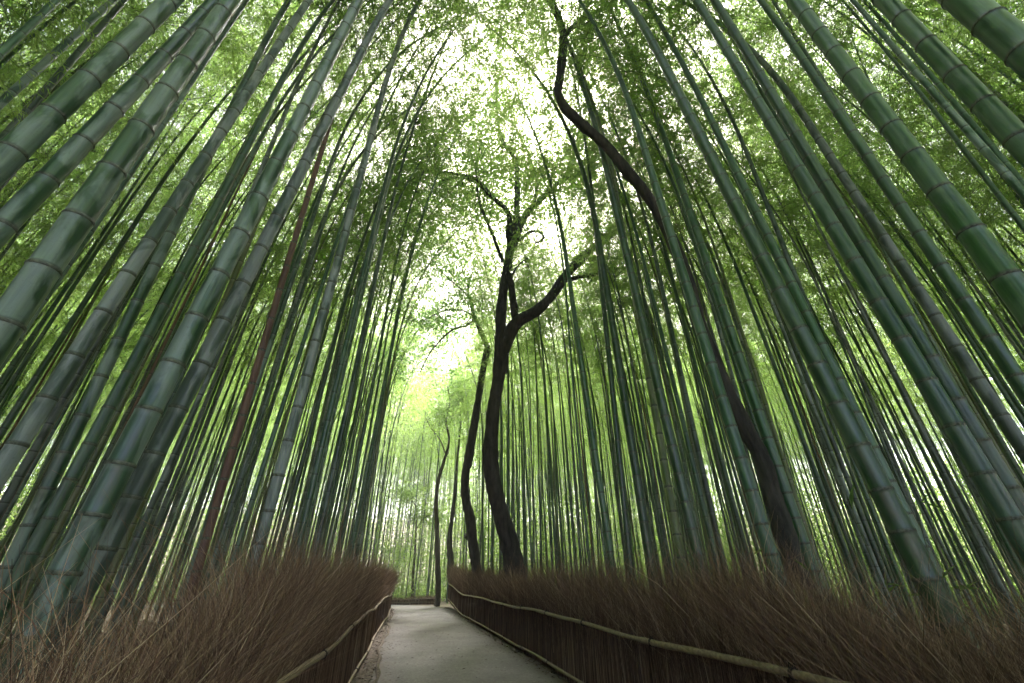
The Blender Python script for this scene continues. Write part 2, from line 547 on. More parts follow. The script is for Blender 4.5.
# ------------------------------------------------------------------ brushwood fences
def fence_mesh(line, out_side, y_lo, y_hi, per_m, rad, height, thick, subs, lean):
    """Bundled twigs standing along a line; tops feather out. line: function y -> (x, y, z0, nx, ny)."""
    n = int(per_m * (y_hi - y_lo))
    s = RNG.uniform(y_lo, y_hi, n)
    L0 = np.array([line(a) for a in s])
    depth = RNG.beta(1.0, 2.0, n) * thick
    ox, oy = L0[:, 3], L0[:, 4]
    tx, ty = -oy, ox
    b = np.stack([L0[:, 0] + ox * depth, L0[:, 1] + oy * depth, L0[:, 2] - 0.02], 1)
    h = height(s) * (RNG.normal(0.90, 0.09, n) + np.where(s < 2.6, 0.06, 0.26) * RNG.random(n) ** 6) + 0.06 * np.sin(s * 2.1) + 0.04 * np.sin(s * 5.3)
    al = RNG.normal(0.05, 0.13, n) + 0.12 * np.sin(s * 3.7) * np.sin(s * 1.3)
    aw = RNG.normal(lean, 0.07, n) + depth / thick * 0.12 - 0.04
    mid = 0.62 * h
    def off(d_al, d_out, z):
        return b + np.stack([tx * d_al + ox * d_out, ty * d_al + oy * d_out, z], 1)
    p0 = b
    p1 = off(al * 0.10, aw * 0.03, mid * 0.55)
    p2 = off(al * 0.30 + RNG.normal(0, .012, n), aw * 0.10, mid)
    p3 = off(al * 1.0 + RNG.normal(0, .035, n), aw * 0.75 + RNG.normal(0, .03, n), h)
    pts = np.stack([p0, p1, p2, p3], 1)
    r0 = rad * RNG.uniform(0.55, 1.3, n) * np.where(RNG.random(n) < 0.12, 2.0, 1.0)
    rr = np.stack([r0, r0 * 0.95, r0 * 0.75, r0 * 0.2], 1)
    var = np.clip(RNG.beta(1.1, 1.8, n), 0, 1)
    parts = [tubes(pts, rr, 3, var)]
    for k in range(subs):
        f = RNG.uniform(0.0, 0.75, n)[:, None]
        st = p2 * (1 - f) + p3 * f
        d = (p3 - p2); dl = np.linalg.norm(d, axis=1, keepdims=True); d = d / dl
        d = d + np.stack([tx * RNG.normal(0, .5, n) + ox * RNG.normal(0.02, .5, n), ty * RNG.normal(0, .5, n) + oy * RNG.normal(0.02, .5, n), RNG.normal(0, .18, n)], 1)
        l = dl * RNG.uniform(0.45, 1.0, n)[:, None]
        e = st + d * l
        m = st + d * l * 0.5 + RNG.normal(0, 0.02, (n, 3))
        q = np.stack([st, m, e], 1)
        r1 = r0 * 0.55
        parts.append(tubes(q, np.stack([r1, r1 * .8, r1 * .3], 1), 3, np.clip(var + RNG.normal(0.12, .15, n), 0, 1)))
    return cat_meshes(parts)


def pole(parent, name, pts, r, ext=0.0):
    """A rail of bamboo poles laid end to end: node swellings and slight kinks along the run."""
    s = smooth_line(pts, max(2, int(len(pts) * 1)))
    seg = np.linalg.norm(np.diff(s, axis=0), axis=1)
    L = np.concatenate([[0], np.cumsum(seg)])
    n = int(L[-1] / 0.055)
    l = np.linspace(0, L[-1], n)
    c = np.stack([np.interp(l, L, s[:, k]) for k in range(3)], 1)
    ph = l / 0.33
    fr = ph - np.floor(ph)
    swell = 1 + 0.16 * np.exp(-(np.minimum(fr, 1 - fr) / 0.07) ** 2)
    taper = 0.86 + 0.28 * ((l / 4.1) % 1.0)
    rr = r * swell * taper
    v, q, _ = tubes(c[None], rr[None], 10)
    o = link(name, raw_mesh(name, v, q, M_RAIL, True), parent)
    return o, c


def tie(parent, P, d, r):
    """Black palm-rope binding: three turns round the rail and a knot with two loose ends."""
    d = Vector(d).normalized()
    a = d.cross(Vector((0, 0, 1))).normalized(); b = d.cross(a)
    n = 40
    c = []
    for i in range(n):
        t = i / (n - 1)
        th = t * 3 * 2 * math.pi
        c.append(Vector(P) + d * ((t - .5) * 0.03) + (a * math.cos(th) + b * math.sin(th)) * (r + 0.004))
    v, q, _ = tubes(np.array([c])[...], np.full((1, n), 0.005), 6)
    parts = [(v, q, None)]
    for sg in (-1, 1):
        e = [Vector(P) + a * sg * 0 - b * (r + .006), Vector(P) - b * (r + .03) + d * sg * .02, Vector(P) - b * (r + .01) + d * sg * .05 + Vector((0, 0, -.05))]
        parts.append(tubes(np.array([e]), np.full((1, 3), 0.0035), 5))
    v, q, _ = cat_meshes(parts)
    link("rope_tie", raw_mesh("rope_tie", v, q, M_TIE, True), parent)


def fence(label, line, runs, rails, thick, height, core, lean):
    root = bpy.data.objects.new("brushwood_fence", None)
    COL.objects.link(root)
    thing(root, label, "fence", "brushwood fences along the path")
    parts = [fence_mesh(line, 1, a, b_, pm, r, height, thick, sb, lean) for a, b_, pm, r, sb in runs]
    v, q, va = cat_meshes(parts)
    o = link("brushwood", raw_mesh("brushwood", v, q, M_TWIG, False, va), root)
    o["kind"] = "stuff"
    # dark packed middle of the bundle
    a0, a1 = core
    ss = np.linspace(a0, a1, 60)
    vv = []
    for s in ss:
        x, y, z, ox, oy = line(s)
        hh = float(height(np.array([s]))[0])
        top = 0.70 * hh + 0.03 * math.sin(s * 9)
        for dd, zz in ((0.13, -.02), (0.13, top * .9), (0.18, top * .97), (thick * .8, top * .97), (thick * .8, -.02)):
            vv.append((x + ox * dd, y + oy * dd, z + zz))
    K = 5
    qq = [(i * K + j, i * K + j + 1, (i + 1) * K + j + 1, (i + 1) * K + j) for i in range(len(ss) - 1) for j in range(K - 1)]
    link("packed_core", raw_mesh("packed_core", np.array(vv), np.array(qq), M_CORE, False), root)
    for nm, pts, r, step in rails:
        o, c = pole(root, nm, pts, r)
        k = 8
        while k < len(c) - 2:
            dist = np.linalg.norm(c[k][:2])
            if dist < 16:
                tie(root, c[k], c[k + 1] - c[k - 1], r * 1.12)
            k += int(step / 0.055)
    return root


def wob(y, s):
    return 0.035 * math.sin(y * 0.55 + s) + 0.02 * math.sin(y * 1.31 + 2 * s)


def right_line(s):
    if s < 26.3:
        return (2.66 - 0.004 * s + wob(s, 1.0) * 0.6, s, 0.0 + max(0, s - 20) ** 2 * 0.008, 1.0, 0.0)
    return (2.56, s, 0.32, 1.0, 0.0)


def left_line(s):
    return (-0.70 + 0.012 * s + wob(s, 3.0) * 0.6, s, 0.0, -1.0, 0.0)


def end_line(s):       # runs from right to left across the view where the path turns
    a = s / 13.0
    return (2.3 - s, 30.8 + 0.5 * math.sin(a * 3), 0.0, 0.0, 1.0)


def rail_pts(line, ys, z, out, r_wob, zr=None):
    P = []
    for k, y in enumerate(ys):
        x, yy, z0, ox, oy = line(y)
        P.append((x - ox * out, yy - oy * out, z0 + z + (r_wob * math.sin(y * 0.8 + z * 9) + r_wob * .5 * math.sin(y * 2.1))))
    return P


hgt_r = lambda s: np.where(np.asarray(s) < 14, 1.32 - 0.14 * np.clip((5 - np.asarray(s)) / 3, 0, 1), 1.32 + (np.asarray(s) - 14) * 0.012)
hgt_l = lambda s: 1.27 + 0.006 * np.asarray(s) - 0.22 * np.clip((4.2 - np.asarray(s)) / 3, 0, 1)
hgt_e = lambda s: 0.42 + 0 * np.asarray(s)
ysr = np.linspace(-3, 27.4, 40)
ysl = np.linspace(-3, 25.6, 40)
fence("tall brown brushwood fence with two bamboo rails along the right edge of the path", right_line,
      [(-3.0, 0.9, 260, 0.0030, 1), (0.9, 5.0, 1500, 0.0016, 3), (5.0, 11, 900, 0.0024, 2), (11, 27.6, 420, 0.0045, 2)],
      [("upper_rail", rail_pts(right_line, ysr, 0.80, 0.035, 0.02), 0.026, 1.9),
       ("lower_rail", rail_pts(right_line, ysr, 0.09, 0.03, 0.012), 0.022, 1.9)], 0.34, hgt_r, (-3.0, 27.6), 0.10)
fence("tall brown brushwood fence with two bamboo rails along the left edge of the path", left_line,
      [(-3.0, 0.9, 260, 0.0030, 1), (0.9, 5.0, 1500, 0.0016, 3), (5.0, 11, 900, 0.0024, 2), (11, 25.8, 420, 0.0045, 2)],
      [("upper_rail", rail_pts(left_line, ysl, 0.80, 0.035, 0.03), 0.024, 1.9),
       ("lower_rail", rail_pts(left_line, ysl, 0.09, 0.03, 0.012), 0.020, 1.9)], 0.34, hgt_l, (-3.0, 25.8), 0.10)
yse = np.linspace(0.2, 12.5, 20)
fence("low dark brushwood fence with two rails crossing behind the far end of the path", end_line,
      [(0.0, 12.8, 300, 0.005, 1)],
      [("upper_rail", rail_pts(end_line, yse, 0.30, 0.035, 0.03), 0.026, 99),
       ("lower_rail", rail_pts(end_line, yse, 0.09, 0.03, 0.02), 0.024, 99)], 0.34, hgt_e, (0.0, 12.8), 0.08)


# ------------------------------------------------------------------ bamboo
CULM_R = 0.06       # base radius of the pattern culms
TOP = 17.0


def node_heights(rs):
    h, z, i = [], 0.06, 0
    while z < TOP - 0.4:
        h.append(z)
        f = z / TOP
        step = 0.13 + 0.23 * min(1, z / 3.0)
        if f > 0.6:
            step *= 1 - 0.35 * (f - 0.6) / 0.4
        z += step * rs.uniform(0.92, 1.08)
    h.append(TOP)
    return h


def culm_axis(z, bend, wig):
    """Straight for the first nine metres, then arching over towards local +X."""
    t = np.clip((z - 7.0) / (TOP - 7.0), 0, 1)
    x = bend * t ** 2.2 + wig * np.sin(z * 0.35) * 0.03
    y = wig * np.sin(z * 0.27 + 1.0) * 0.03
    zz = z - 0.22 * bend * t ** 3
    return np.stack([x, y, zz], -1)


def culm_radius(z):
    f = np.clip(z / TOP, 0, 1)
    return CULM_R * (1.06 - 0.22 * f - 0.74 * f ** 2.4) * (1 + 0.10 * np.exp(-z / 0.25))


def make_variant(i):
    rs = np.random.default_rng(100 + i)
    bend = [1.6, 2.4, 3.2, 2.0, 4.6, 3.6, 1.4, 5.6, 6.6, 8.2][i % 10]
    wig = rs.uniform(-1, 1)
    nodes = node_heights(rs)
    zs, vs, rm = [], [], []
    for k in range(len(nodes) - 1):
        a, b = nodes[k], nodes[k + 1]
        L = b - a
        for f, m in ((0.0, 1.055), (0.008 / L, 1.03), (0.022 / L, 0.985), (0.35, 1.0), (0.70, 1.0), (1 - 0.022 / L, 0.995), (1 - 0.006 / L, 1.02)):
            zs.append(a + f * L); vs.append(k + f); rm.append(m)
    zs.append(nodes[-1]); vs.append(len(nodes) - 1); rm.append(0.5)
    zs[0:0] = [-0.15]; vs[0:0] = [-0.5]; rm[0:0] = [1.1]
    zs = np.array(zs); rad = culm_radius(np.maximum(zs, 0)) * np.array(rm)
    S = 14
    ax = culm_axis(zs, bend, wig)
    vv = np.array(vs)
    K = len(zs)
    uv = []
    for k in range(K - 1):
        a, b = vv[k], vv[k + 1]
        b_ = b - 1e-4 if abs(b - round(b)) < 1e-6 else b
        for s in range(S):
            uv += [(s / S, a), ((s + 1) / S, a), ((s + 1) / S, b_), (s / S, b_)]
    uv = np.array(uv)
    cache = {}

    def culm_of(r):
        key = round(r / 0.003)
        if key not in cache:
            v, q, _ = tubes(ax[None], (rad * (r / CULM_R))[None], S)
            cache[key] = raw_mesh("culm", v, q, M_GREEN, True, uv=uv)
        return cache[key]
    # branches and leaves
    zb = [9.4, 8.8, 10.0, 9.0, 9.6, 6.8, 7.4, 5.8, 9.2, 9.6][i % 10]
    bs, br, lp, ld, lv = [], [], [], [], []
    az = rs.uniform(0, 6.28)
    for z in nodes:
        if z < zb or z > TOP - 0.05:
            continue
        f = (z - zb) / (TOP - zb)
        az += math.pi + rs.normal(0, 0.35)
        for sgn in (0, 1, 2) if rs.random() < .5 else (0, 1):
            th = az + (0.55 if sgn == 1 else (-0.6 if sgn == 2 else 0)) + rs.normal(0, .2)
            ln = (0.55 + 1.35 * math.sin(math.pi * min(1, 0.18 + 0.82 * f)) ** 0.8) * rs.uniform(0.65, 1.2)
            el = rs.uniform(0.35, 0.95)
            dh = np.array([math.cos(th), math.sin(th), 0])
            p0 = culm_axis(np.array(z), bend, wig)
            K4 = 5
            tt = np.linspace(0, 1, K4)[:, None]
            pts = p0 + dh * (ln * tt * (math.cos(el) * (1 + .25 * tt))) + np.array([0, 0, 1]) * (ln * (math.sin(el) * tt - 0.75 * tt ** 2.3))
            bs.append(pts); br.append(np.linspace(0.006, 0.0012, K4) * (0.6 + ln * .3))
            # leafy side sprays
            ns = int(3 + ln * 6.5)
            for k in range(ns):
                t = rs.uniform(0.25, 1.0) ** 0.75
                base = p0 + dh * (ln * t * (math.cos(el) * (1 + .25 * t))) + np.array([0, 0, 1]) * (ln * (math.sin(el) * t - 0.75 * t ** 2.3))
                d = dh + rs.normal(0, .8, 3); d[2] = rs.normal(-0.25, .4); d /= np.linalg.norm(d)
                sl = rs.uniform(0.15, 0.42)
                nl = rs.integers(6, 12)
                u = rs.uniform(0.25, 1.05, nl)[:, None]
                c = base + d * sl * u + np.array([0, 0, -1]) * (u ** 2) * sl * 0.35 + rs.normal(0, .03, (nl, 3))
                dd = d + rs.normal(0, .55, (nl, 3)); dd[:, 2] -= rs.uniform(0.1, 0.9, nl)
                lp.append(c); ld.append(dd); lv.append(np.clip(rs.uniform(0, 1) * .6 + rs.uniform(0, .4, nl), 0, 1))
    v, q, _ = tubes(np.array(bs), np.array(br), 3)
    bm_ = raw_mesh("branchwork", v, q, M_BRANCH, False)
    lp = np.concatenate(lp); ld = np.concatenate(ld); lv = np.concatenate(lv)
    n = len(lp)
    nor = rs.normal(0, .45, (n, 3)); nor[:, 2] += 1
    ln = rs.uniform(0.085, 0.145, n)
    v, q, va = leaves(lp, ld, nor, ln, ln * rs.uniform(0.115, 0.16, n), lv)
    lm = raw_mesh("leaf_crown", v, q, M_LEAF, False, va)
    return dict(culm=culm_of, branch=bm_, leaf=lm, nodes=nodes, bend=bend, wig=wig, nl=n)


VAR = [make_variant(i) for i in range(10)]
print("leaves per crown", [v["nl"] for v in VAR])


def ring_mesh():
    """A node scar: a sharp sheath rim over a rounded swelling, unit radius."""
    prof = [(1.03, -0.010), (1.05, -0.0055), (1.08, -0.002), (1.08, 0.001), (1.056, 0.0025), (1.062, 0.006), (1.03, 0.010)]
    S = 20
    v = [(r * math.cos(2 * math.pi * s / S), r * math.sin(2 * math.pi * s / S), z) for r, z in prof for s in range(S)]
    q = [(k * S + s, k * S + (s + 1) % S, (k + 1) * S + (s + 1) % S, (k + 1) * S + s) for k in range(len(prof) - 1) for s in range(S)]
    return raw_mesh("node_ring", np.array(v), np.array(q), M_RING, True)


RING = ring_mesh()


def place_bamboo(x, y, lean, toward, r, hs, vi, material, rings=False):
    """One bamboo: root Empty at its base, parts culm (> node_ring), branchwork, leaf_crown."""
    V = VAR[vi]
    root = bpy.data.objects.new("bamboo", None)
    COL.objects.link(root)
    root.empty_display_size = 0.2
    up = Vector((lean[0], lean[1], 1)).normalized()
    tilt = Vector((0, 0, 1)).rotation_difference(up).to_matrix().to_4x4()
    s = r / CULM_R
    M = Matrix.Translation((x, y, float(bank(np.array(x), np.array(y))))) @ tilt @ Matrix.Rotation(toward, 4, 'Z') @ Matrix.Diagonal((1, 1, hs, 1))
    root.matrix_world = M
    c = link("culm", V["culm"](r), root)
    c.material_slots[0].link = 'OBJECT'
    c.material_slots[0].material = material
    if material is not M_DEAD:
        link("branchwork", V["branch"], root)
        link("leaf_crown", V["leaf"], root)
    if rings:
        for z in V["nodes"]:
            if z > 13:
                break
            a = culm_axis(np.array(z), V["bend"], V["wig"])
            px, py, pz = project(M @ Vector(a))
            if pz < 0.2 or not (-20 < px < 1044 and -20 < py < 640):
                continue
            ro = link("node_ring", RING, c)
            rr = float(culm_radius(np.array(z))) * s
            ro.location = a
            ro.scale = (rr, rr, 0.9)
    return root, M, V


HERO = [
    # x, y, lean per metre, radius, material, pattern, label
    (-2.56, 2.01, (0.033, 0.041), 0.0714, M_BLOOM, 0, "uppermost of the thick dark culms slanting across the top left corner"),
    (-2.47, 2.13, (0.039, 0.043), 0.0612, M_BLOOM, 1, "thick culm with dark node rings, second down from the top left corner"),
    (-1.98, 2.23, (0.006, 0.005), 0.0765, M_BLOOM, 2, "broadest dark green culm at the left edge, below two slanting thick culms"),
    (-2.46, 3.13, (0.040, 0.030), 0.0587, M_FROST, 3, "grey-green frosted culm rising alone right of the broad left edge culm"),
    (-1.63, 2.64, (0.045, 0.027), 0.0714, M_BLOOM, 4, "thick mottled green culm close behind the left fence, touching a thinner one"),
    (-1.68, 2.85, (0.071, 0.039), 0.0587, M_FROST, 7, "blotchy frosted culm curving right at its top, against the thick mottled culm"),
    (-2.65, 4.09, (-0.017, -0.011), 0.0561, M_BLOOM, 2, "green culm between the lone frosted culm and the mottled pair, left one of two"),
    (-2.62, 3.97, (0.024, 0.016), 0.0510, M_GREEN, 0, "slimmer green culm between the lone frosted culm and mottled pair, right of two"),
    (-1.82, 4.99, (-0.018, -0.007), 0.0459, M_DEAD, 6, "dead reddish-brown leafless culm among green ones behind the left fence"),
    (-1.21, 4.22, (0.010, 0.003), 0.0561, M_FROST, 5, "pale blue-grey frosted culm just right of the dead brown culm"),
    (3.15, 0.57, (-0.003, 0.018), 0.0897, M_GREEN, 1, "thickest dark culm cutting across the top right corner"),
    (3.16, 0.81, (-0.005, 0.017), 0.0663, M_GREEN, 3, "thick dark culm just below the top right corner culm"),
    (3.42, 1.28, (-0.010, 0.025), 0.0816, M_GREEN, 2, "broad dark green culm with pale node rings running off the right edge"),
    (4.54, 2.05, (-0.008, 0.018), 0.0612, M_GREEN, 0, "medium green culm parallel to and below the broad right edge culm"),
    (3.46, 1.91, (-0.025, 0.043), 0.0663, M_GREEN, 5, "upper culm of a close parallel green pair on the right"),
    (3.71, 2.01, (-0.016, 0.029), 0.0663, M_GREEN, 4, "lower culm of a close parallel green pair on the right"),
    (3.13, 2.23, (-0.048, 0.064), 0.0760, M_GREEN, 1, "thick green culm whose dark foot shows above the right fence near the corner"),
    (3.13, 3.47, (-0.032, 0.028), 0.0660, M_GREEN, 5, "bright green culm standing in front of the dark leaning tree trunk"),
    (4.42, 4.38, (-0.028, 0.027), 0.0780, M_GREEN, 6, "green culm immediately right of the dark leaning tree trunk"),
    (3.14, 4.49, (-0.041, 0.028), 0.0700, M_GREEN, 3, "long green culm with pale rings reaching the top edge beside the crooked trunk"),
    (3.13, 5.62, (-0.020, 0.011), 0.0740, M_GREEN, 2, "thick green ringed culm midway between the forked tree and the leaning trunk"),
    (3.14, 6.68, (-0.048, 0.022), 0.0640, M_GREEN, 0, "tall dark green culm crossing the forked tree's right limb"),
    (3.13, 4.93, (-0.006, 0.004), 0.0558, M_OLIVE, 6, "slender olive culm right beside the thick green ringed culm"),
    (4.01, 2.82, (-0.035, 0.047), 0.0600, M_GREEN, 2, "slimmer green culm close beside the thick dark-footed culm on the right"),
    (2.98, 6.05, (0.019, -0.009), 0.0520, M_GREEN, 0, "slim green culm just left of the thick green ringed culm"),
    (5.00, 2.43, (-0.019, 0.038), 0.0612, M_FROST, 7, "frosted mottled culm low on the right, beyond the parallel green pair"),
]
taken = []
for (x, y, lean, r, mt, vi, lab) in HERO:
    tw = (0 if x < 0 else math.pi) + random.uniform(-.5, .5)
    r *= 0.86
    root, M, V = place_bamboo(x, y, lean, tw, r, random.uniform(0.98, 1.12), vi % 4 if vi != 7 else 4, mt, True)
    thing(root, lab, "bamboo", "bamboo culms of the grove")
    taken.append((x, y, 0.36))

# trees keep their own room
TREES_AT = [(3.05, 13.5, 0.6), (2.95, 19.5, 0.55), (2.9, 29.0, 0.5), (2.12, 28.0, 0.5), (4.02, 4.22, 0.36), (0.55, 36, .5)]
taken += TREES_AT

# --- the crowd: spots taken at random with a least spacing, nearest first
cand = []
rs = np.random.default_rng(5)
grid = {}
def clear(x, y, d):
    for (a, b, m) in taken:
        if (a - x) ** 2 + (b - y) ** 2 < max(m, d) ** 2:
            return False
    gx, gy = int(x // 1), int(y // 1)
    for i in (-1, 0, 1):
        for j in (-1, 0, 1):
            for (a, b) in grid.get((gx + i, gy + j), ()):
                if (a - x) ** 2 + (b - y) ** 2 < d * d:
                    return False
    return True

def corridor(x, y):
    """True inside the path and its fences, all the way round the bend."""
    if y < 26.5:
        return -1.15 < x < 3.05
    if y < 32.2:
        return x < 2.9 and x > -14 and not (y < 28.0 and x < -1.2)
    return False

spots = []
for _ in range(60000):
    x, y = rs.uniform(-34, 36), rs.uniform(-14, 62)
    if corridor(x, y):
        continue
    dist = math.hypot(x, y)
    side_near = (x < 0 and dist < 5.2 and y > -0.5 and x > -4.2) or (x > 0 and dist < 6.2 and y > -0.5 and x < 5.4)
    if side_near:
        continue
    if x > 0 and 4 < y < 13.4 and 490 < project((x, y, 6.5))[0] < (640 if y > 8 else 570):
        continue
    d = 0.72 if dist < 22 else 1.1
    if y > 32:
        d = 1.25
    if y < 0:
        d = 1.4
    if not clear(x, y, d):
        continue
    grid.setdefault((int(x // 1), int(y // 1)), []).append((x, y))
    spots.append((dist, x, y))
spots.sort()
def seen(x, y):
    for z in (2.2, 4.0, 6.5):
        px, py, pz = project((x, y, z))
        if pz > 0.3 and -10 < px < 1034 and -10 < py < 600:
            return True
    return False

near, rest = [], []
for s in spots:
    (near if len(near) < 272 and seen(s[1], s[2]) and s[2] < 31 else rest).append(s)
print("culms: individual", len(near), "mass", len(rest), "far of near", near[-1][0])

LANDMARKS = [(130, "thick mottled culm pair"), (240, "dead brown culm"), (287, "pale frosted culm"), (380, None),
             (437, "slim trunk at the path end"), (474, "crooked second trunk"), (493, "forked tree"), (587, "tall crossing culm"),
             (628, "thick ringed culm"), (672, "long ringed culm"), (733, "leaning trunk"), (843, "thick dark-footed culm"), (955, "parallel green pair")]
def place_word(px, x):
    if px < 130:
        return "left of the thick mottled culm pair"
    if px < 345 and x < 0:
        nm = [n for a, n in LANDMARKS[:3] if a <= px][-1]
        return "right of the " + nm
    if x < 0:
        return "left of the path's far end"
    for a, n in reversed(LANDMARKS[4:]):
        if px >= a:
            return "right of the " + n
    return "left of the slim trunk at the path end"

rows = []
for (dist, x, y) in near:
    t = rs.random()
    mt = M_GREEN if t < 0.40 else (M_BLOOM if t < 0.60 else M_FROST if t < 0.80 else (M_OLIVE if t < 0.965 or dist < 9 else M_DEAD))
    r = rs.uniform(0.025, 0.047) if dist > 7 else rs.uniform(0.028, 0.042)
    lx = (0.018 if x < 1 else -0.018) + rs.normal(0, 0.016)
    ly = rs.normal(0, 0.016)
    tw = (0 if x < 1 else math.pi) + rs.normal(0, 0.5)
    hs, vi = rs.uniform(0.9, 1.15), int(rs.integers(0, 8))
    edge = -4.5 < x < 6.5
    if x > 0 and (dist < 9 or y < 18):
        vi = int(rs.choice([0, 1, 3]))
    elif x < 0 and y < 9.0:
        vi = int(rs.choice([2, 4, 4, 8] if x > -4.4 else [0, 1, 2, 3]))
        hs = rs.uniform(1.05, 1.25)
        tw = rs.normal(-0.1, 0.35)
    elif x < 0 and y < 12.5:
        vi = int(rs.choice([0, 1, 3, 6]))
        tw = rs.normal(-0.4, 0.4)
    elif edge:
        vi = int(rs.choice([4, 8, 9, 8, 9, 7]))
        hs = rs.uniform(1.2, 1.5)
        tw = (0 if x < 1 else math.pi) + rs.normal(0, 0.3)
    root, M, V = place_bamboo(x, y, (lx, ly), tw, r, hs, vi, mt)
    # where it stands across the picture, read at eye level to fix its words
    z = 2.6 + dist * 0.10
    px = project((x + lx * z, y + ly * z, z))[0]
    tone = {M_GREEN: "green", M_BLOOM: "mottled", M_FROST: "frosted", M_OLIVE: "olive", M_DEAD: "dead brown"}[mt]
    thick = "stout" if r > 0.037 else "slim"
    rank = "front ranks" if dist < 9.5 else ("middle ranks" if dist < 15 else "back ranks")
    rows.append([root, thick, tone, rank, place_word(px, x), px])
buckets = {}
for rw in rows:
    buckets.setdefault(tuple(rw[1:5]), []).append(rw)
ORD = ["leftmost", "second", "third", "fourth", "fifth", "sixth"]
NUM = {2: "two", 3: "three", 4: "four", 5: "five", 6: "six"}
for key, lst in buckets.items():
    lst.sort(key=lambda q: q[5])
    thick, tone, rank, place = key
    for i, rw in enumerate(lst):
        if len(lst) == 1:
            lab = f"{thick} {tone} culm in the {rank}, {place}"
        elif len(lst) == 2:
            lab = f"{('left', 'right')[i]} of two {thick} {tone} culms in the {rank}, {place}"
        elif len(lst) <= 6:
            o_ = ORD[i] if i == 0 else ("rightmost" if i == len(lst) - 1 else ORD[i] + " from left")
            lab = f"{o_} of {NUM[len(lst)]} {thick} {tone} culms in {rank}, {place}"
        else:
            lab = f"{thick} {tone} culm in the crowded {rank}, {place}"
        if len(lab.split()) > 16:
            lab = lab.replace(" in the ", " in ").replace(" from left", "").replace(" of the ", " of ").replace(" by the ", " by ").replace(" at the ", " at ")
        thing(rw[0], lab, "bamboo", "bamboo culms of the grove")

# --- everything further off and behind the camera: one mass grown from the same patterns
def grove_mass():
    P = np.array([(x, y, float(bank(np.array(x), np.array(y)))) for _, x, y in rest])
    me = bpy.data.meshes.new("bamboo_grove")
    me.vertices.add(len(P)); me.vertices.foreach_set("co", P.astype(np.float32).ravel())
    n = len(P)
    rot = np.zeros((n, 3), np.float32)
    rot[:, 2] = np.where(P[:, 0] < 1, 0, math.pi) + rs.normal(0, .7, n)
    rot[:, 0] = rs.normal(0, .02, n)
    rot[:, 1] = rs.normal(0, .02, n)
    scl = np.stack([rs.uniform(.75, 1.1, n)] * 2 + [rs.uniform(.85, 1.12, n)], 1).astype(np.float32)
    scl[P[:, 1] > 27, 2] *= 1.22
    a = me.attributes.new("rot", 'FLOAT_VECTOR', 'POINT'); a.data.foreach_set("vector", rot.ravel())
    a = me.attributes.new("scl", 'FLOAT_VECTOR', 'POINT'); a.data.foreach_set("vector", scl.ravel())
    o = link("bamboo_grove", me)
    ng = bpy.data.node_groups.new("grove", 'GeometryNodeTree')
    ng.interface.new_socket("Geometry", in_out='INPUT', socket_type='NodeSocketGeometry')
    ng.interface.new_socket("Geometry", in_out='OUTPUT', socket_type='NodeSocketGeometry')
    gi = ng.nodes.new('NodeGroupInput'); go = ng.nodes.new('NodeGroupOutput')
    iop = ng.nodes.new('GeometryNodeInstanceOnPoints')
    pool = ng.nodes.new('GeometryNodeJoinGeometry')
    # pattern plants: parts of bamboos already standing in the scene
    done = {}
    by_culm = {}
    for ob in SC.objects:
        if ob.name.split('.')[0] in ("branchwork", "leaf_crown") and ob.parent:
            done.setdefault(ob.data.name, ob)
            sib = [c for c in ob.parent.children if c.name.split('.')[0] == "culm"][0]
            by_culm.setdefault(ob.data.name, []).append(sib)
    for i in range(8):
        j = ng.nodes.new('GeometryNodeJoinGeometry')
        for part in ("culm", "branch", "leaf"):
            if part == "culm":
                sibs = sorted(by_culm.get(VAR[i]["leaf"].name, []), key=lambda c: c.dimensions.y + c.dimensions.x)
                ob = sibs[len(sibs) // 2] if sibs else None
            else:
                ob = done.get(VAR[i][part].name)
            if ob is None:
                continue
            oi = ng.nodes.new('GeometryNodeObjectInfo')
            oi.transform_space = 'ORIGINAL'
            oi.inputs["Object"].default_value = ob
            src = oi.outputs["Geometry"]
            if part == "culm":
                sm = ng.nodes.new('GeometryNodeSetMaterial')
                sm.inputs["Material"].default_value = (M_GREEN, M_FROST, M_GREEN, M_OLIVE, M_GREEN, M_FROST, M_GREEN, M_GREEN)[i]
                ng.links.new(src, sm.inputs["Geometry"]); src = sm.outputs[0]
            ng.links.new(src, j.inputs[0])
        g2 = ng.nodes.new('GeometryNodeGeometryToInstance')
        ng.links.new(j.outputs[0], g2.inputs[0]); ng.links.new(g2.outputs[0], pool.inputs[0])
    ng.links.new(gi.outputs[0], iop.inputs["Points"])
    ng.links.new(pool.outputs[0], iop.inputs["Instance"])
    iop.inputs["Pick Instance"].default_value = True
    rv = ng.nodes.new('FunctionNodeRandomValue'); rv.data_type = 'INT'
    rv.inputs[4].default_value = 0; rv.inputs[5].default_value = 7
    ng.links.new(rv.outputs[2], iop.inputs["Instance Index"])
    for nm, sock in (("rot", "Rotation"), ("scl", "Scale")):
        na = ng.nodes.new('GeometryNodeInputNamedAttribute'); na.data_type = 'FLOAT_VECTOR'
        na.inputs[0].default_value = nm
        ng.links.new(na.outputs[0], iop.inputs[sock])
    ng.links.new(iop.outputs[0], go.inputs[0])
    md = o.modifiers.new("grove", 'NODES'); md.node_group = ng
    o["kind"] = "stuff"
    thing(o, "dense mass of distant bamboo filling the depth of the grove behind the nearer culms", "bamboo grove")
grove_mass()

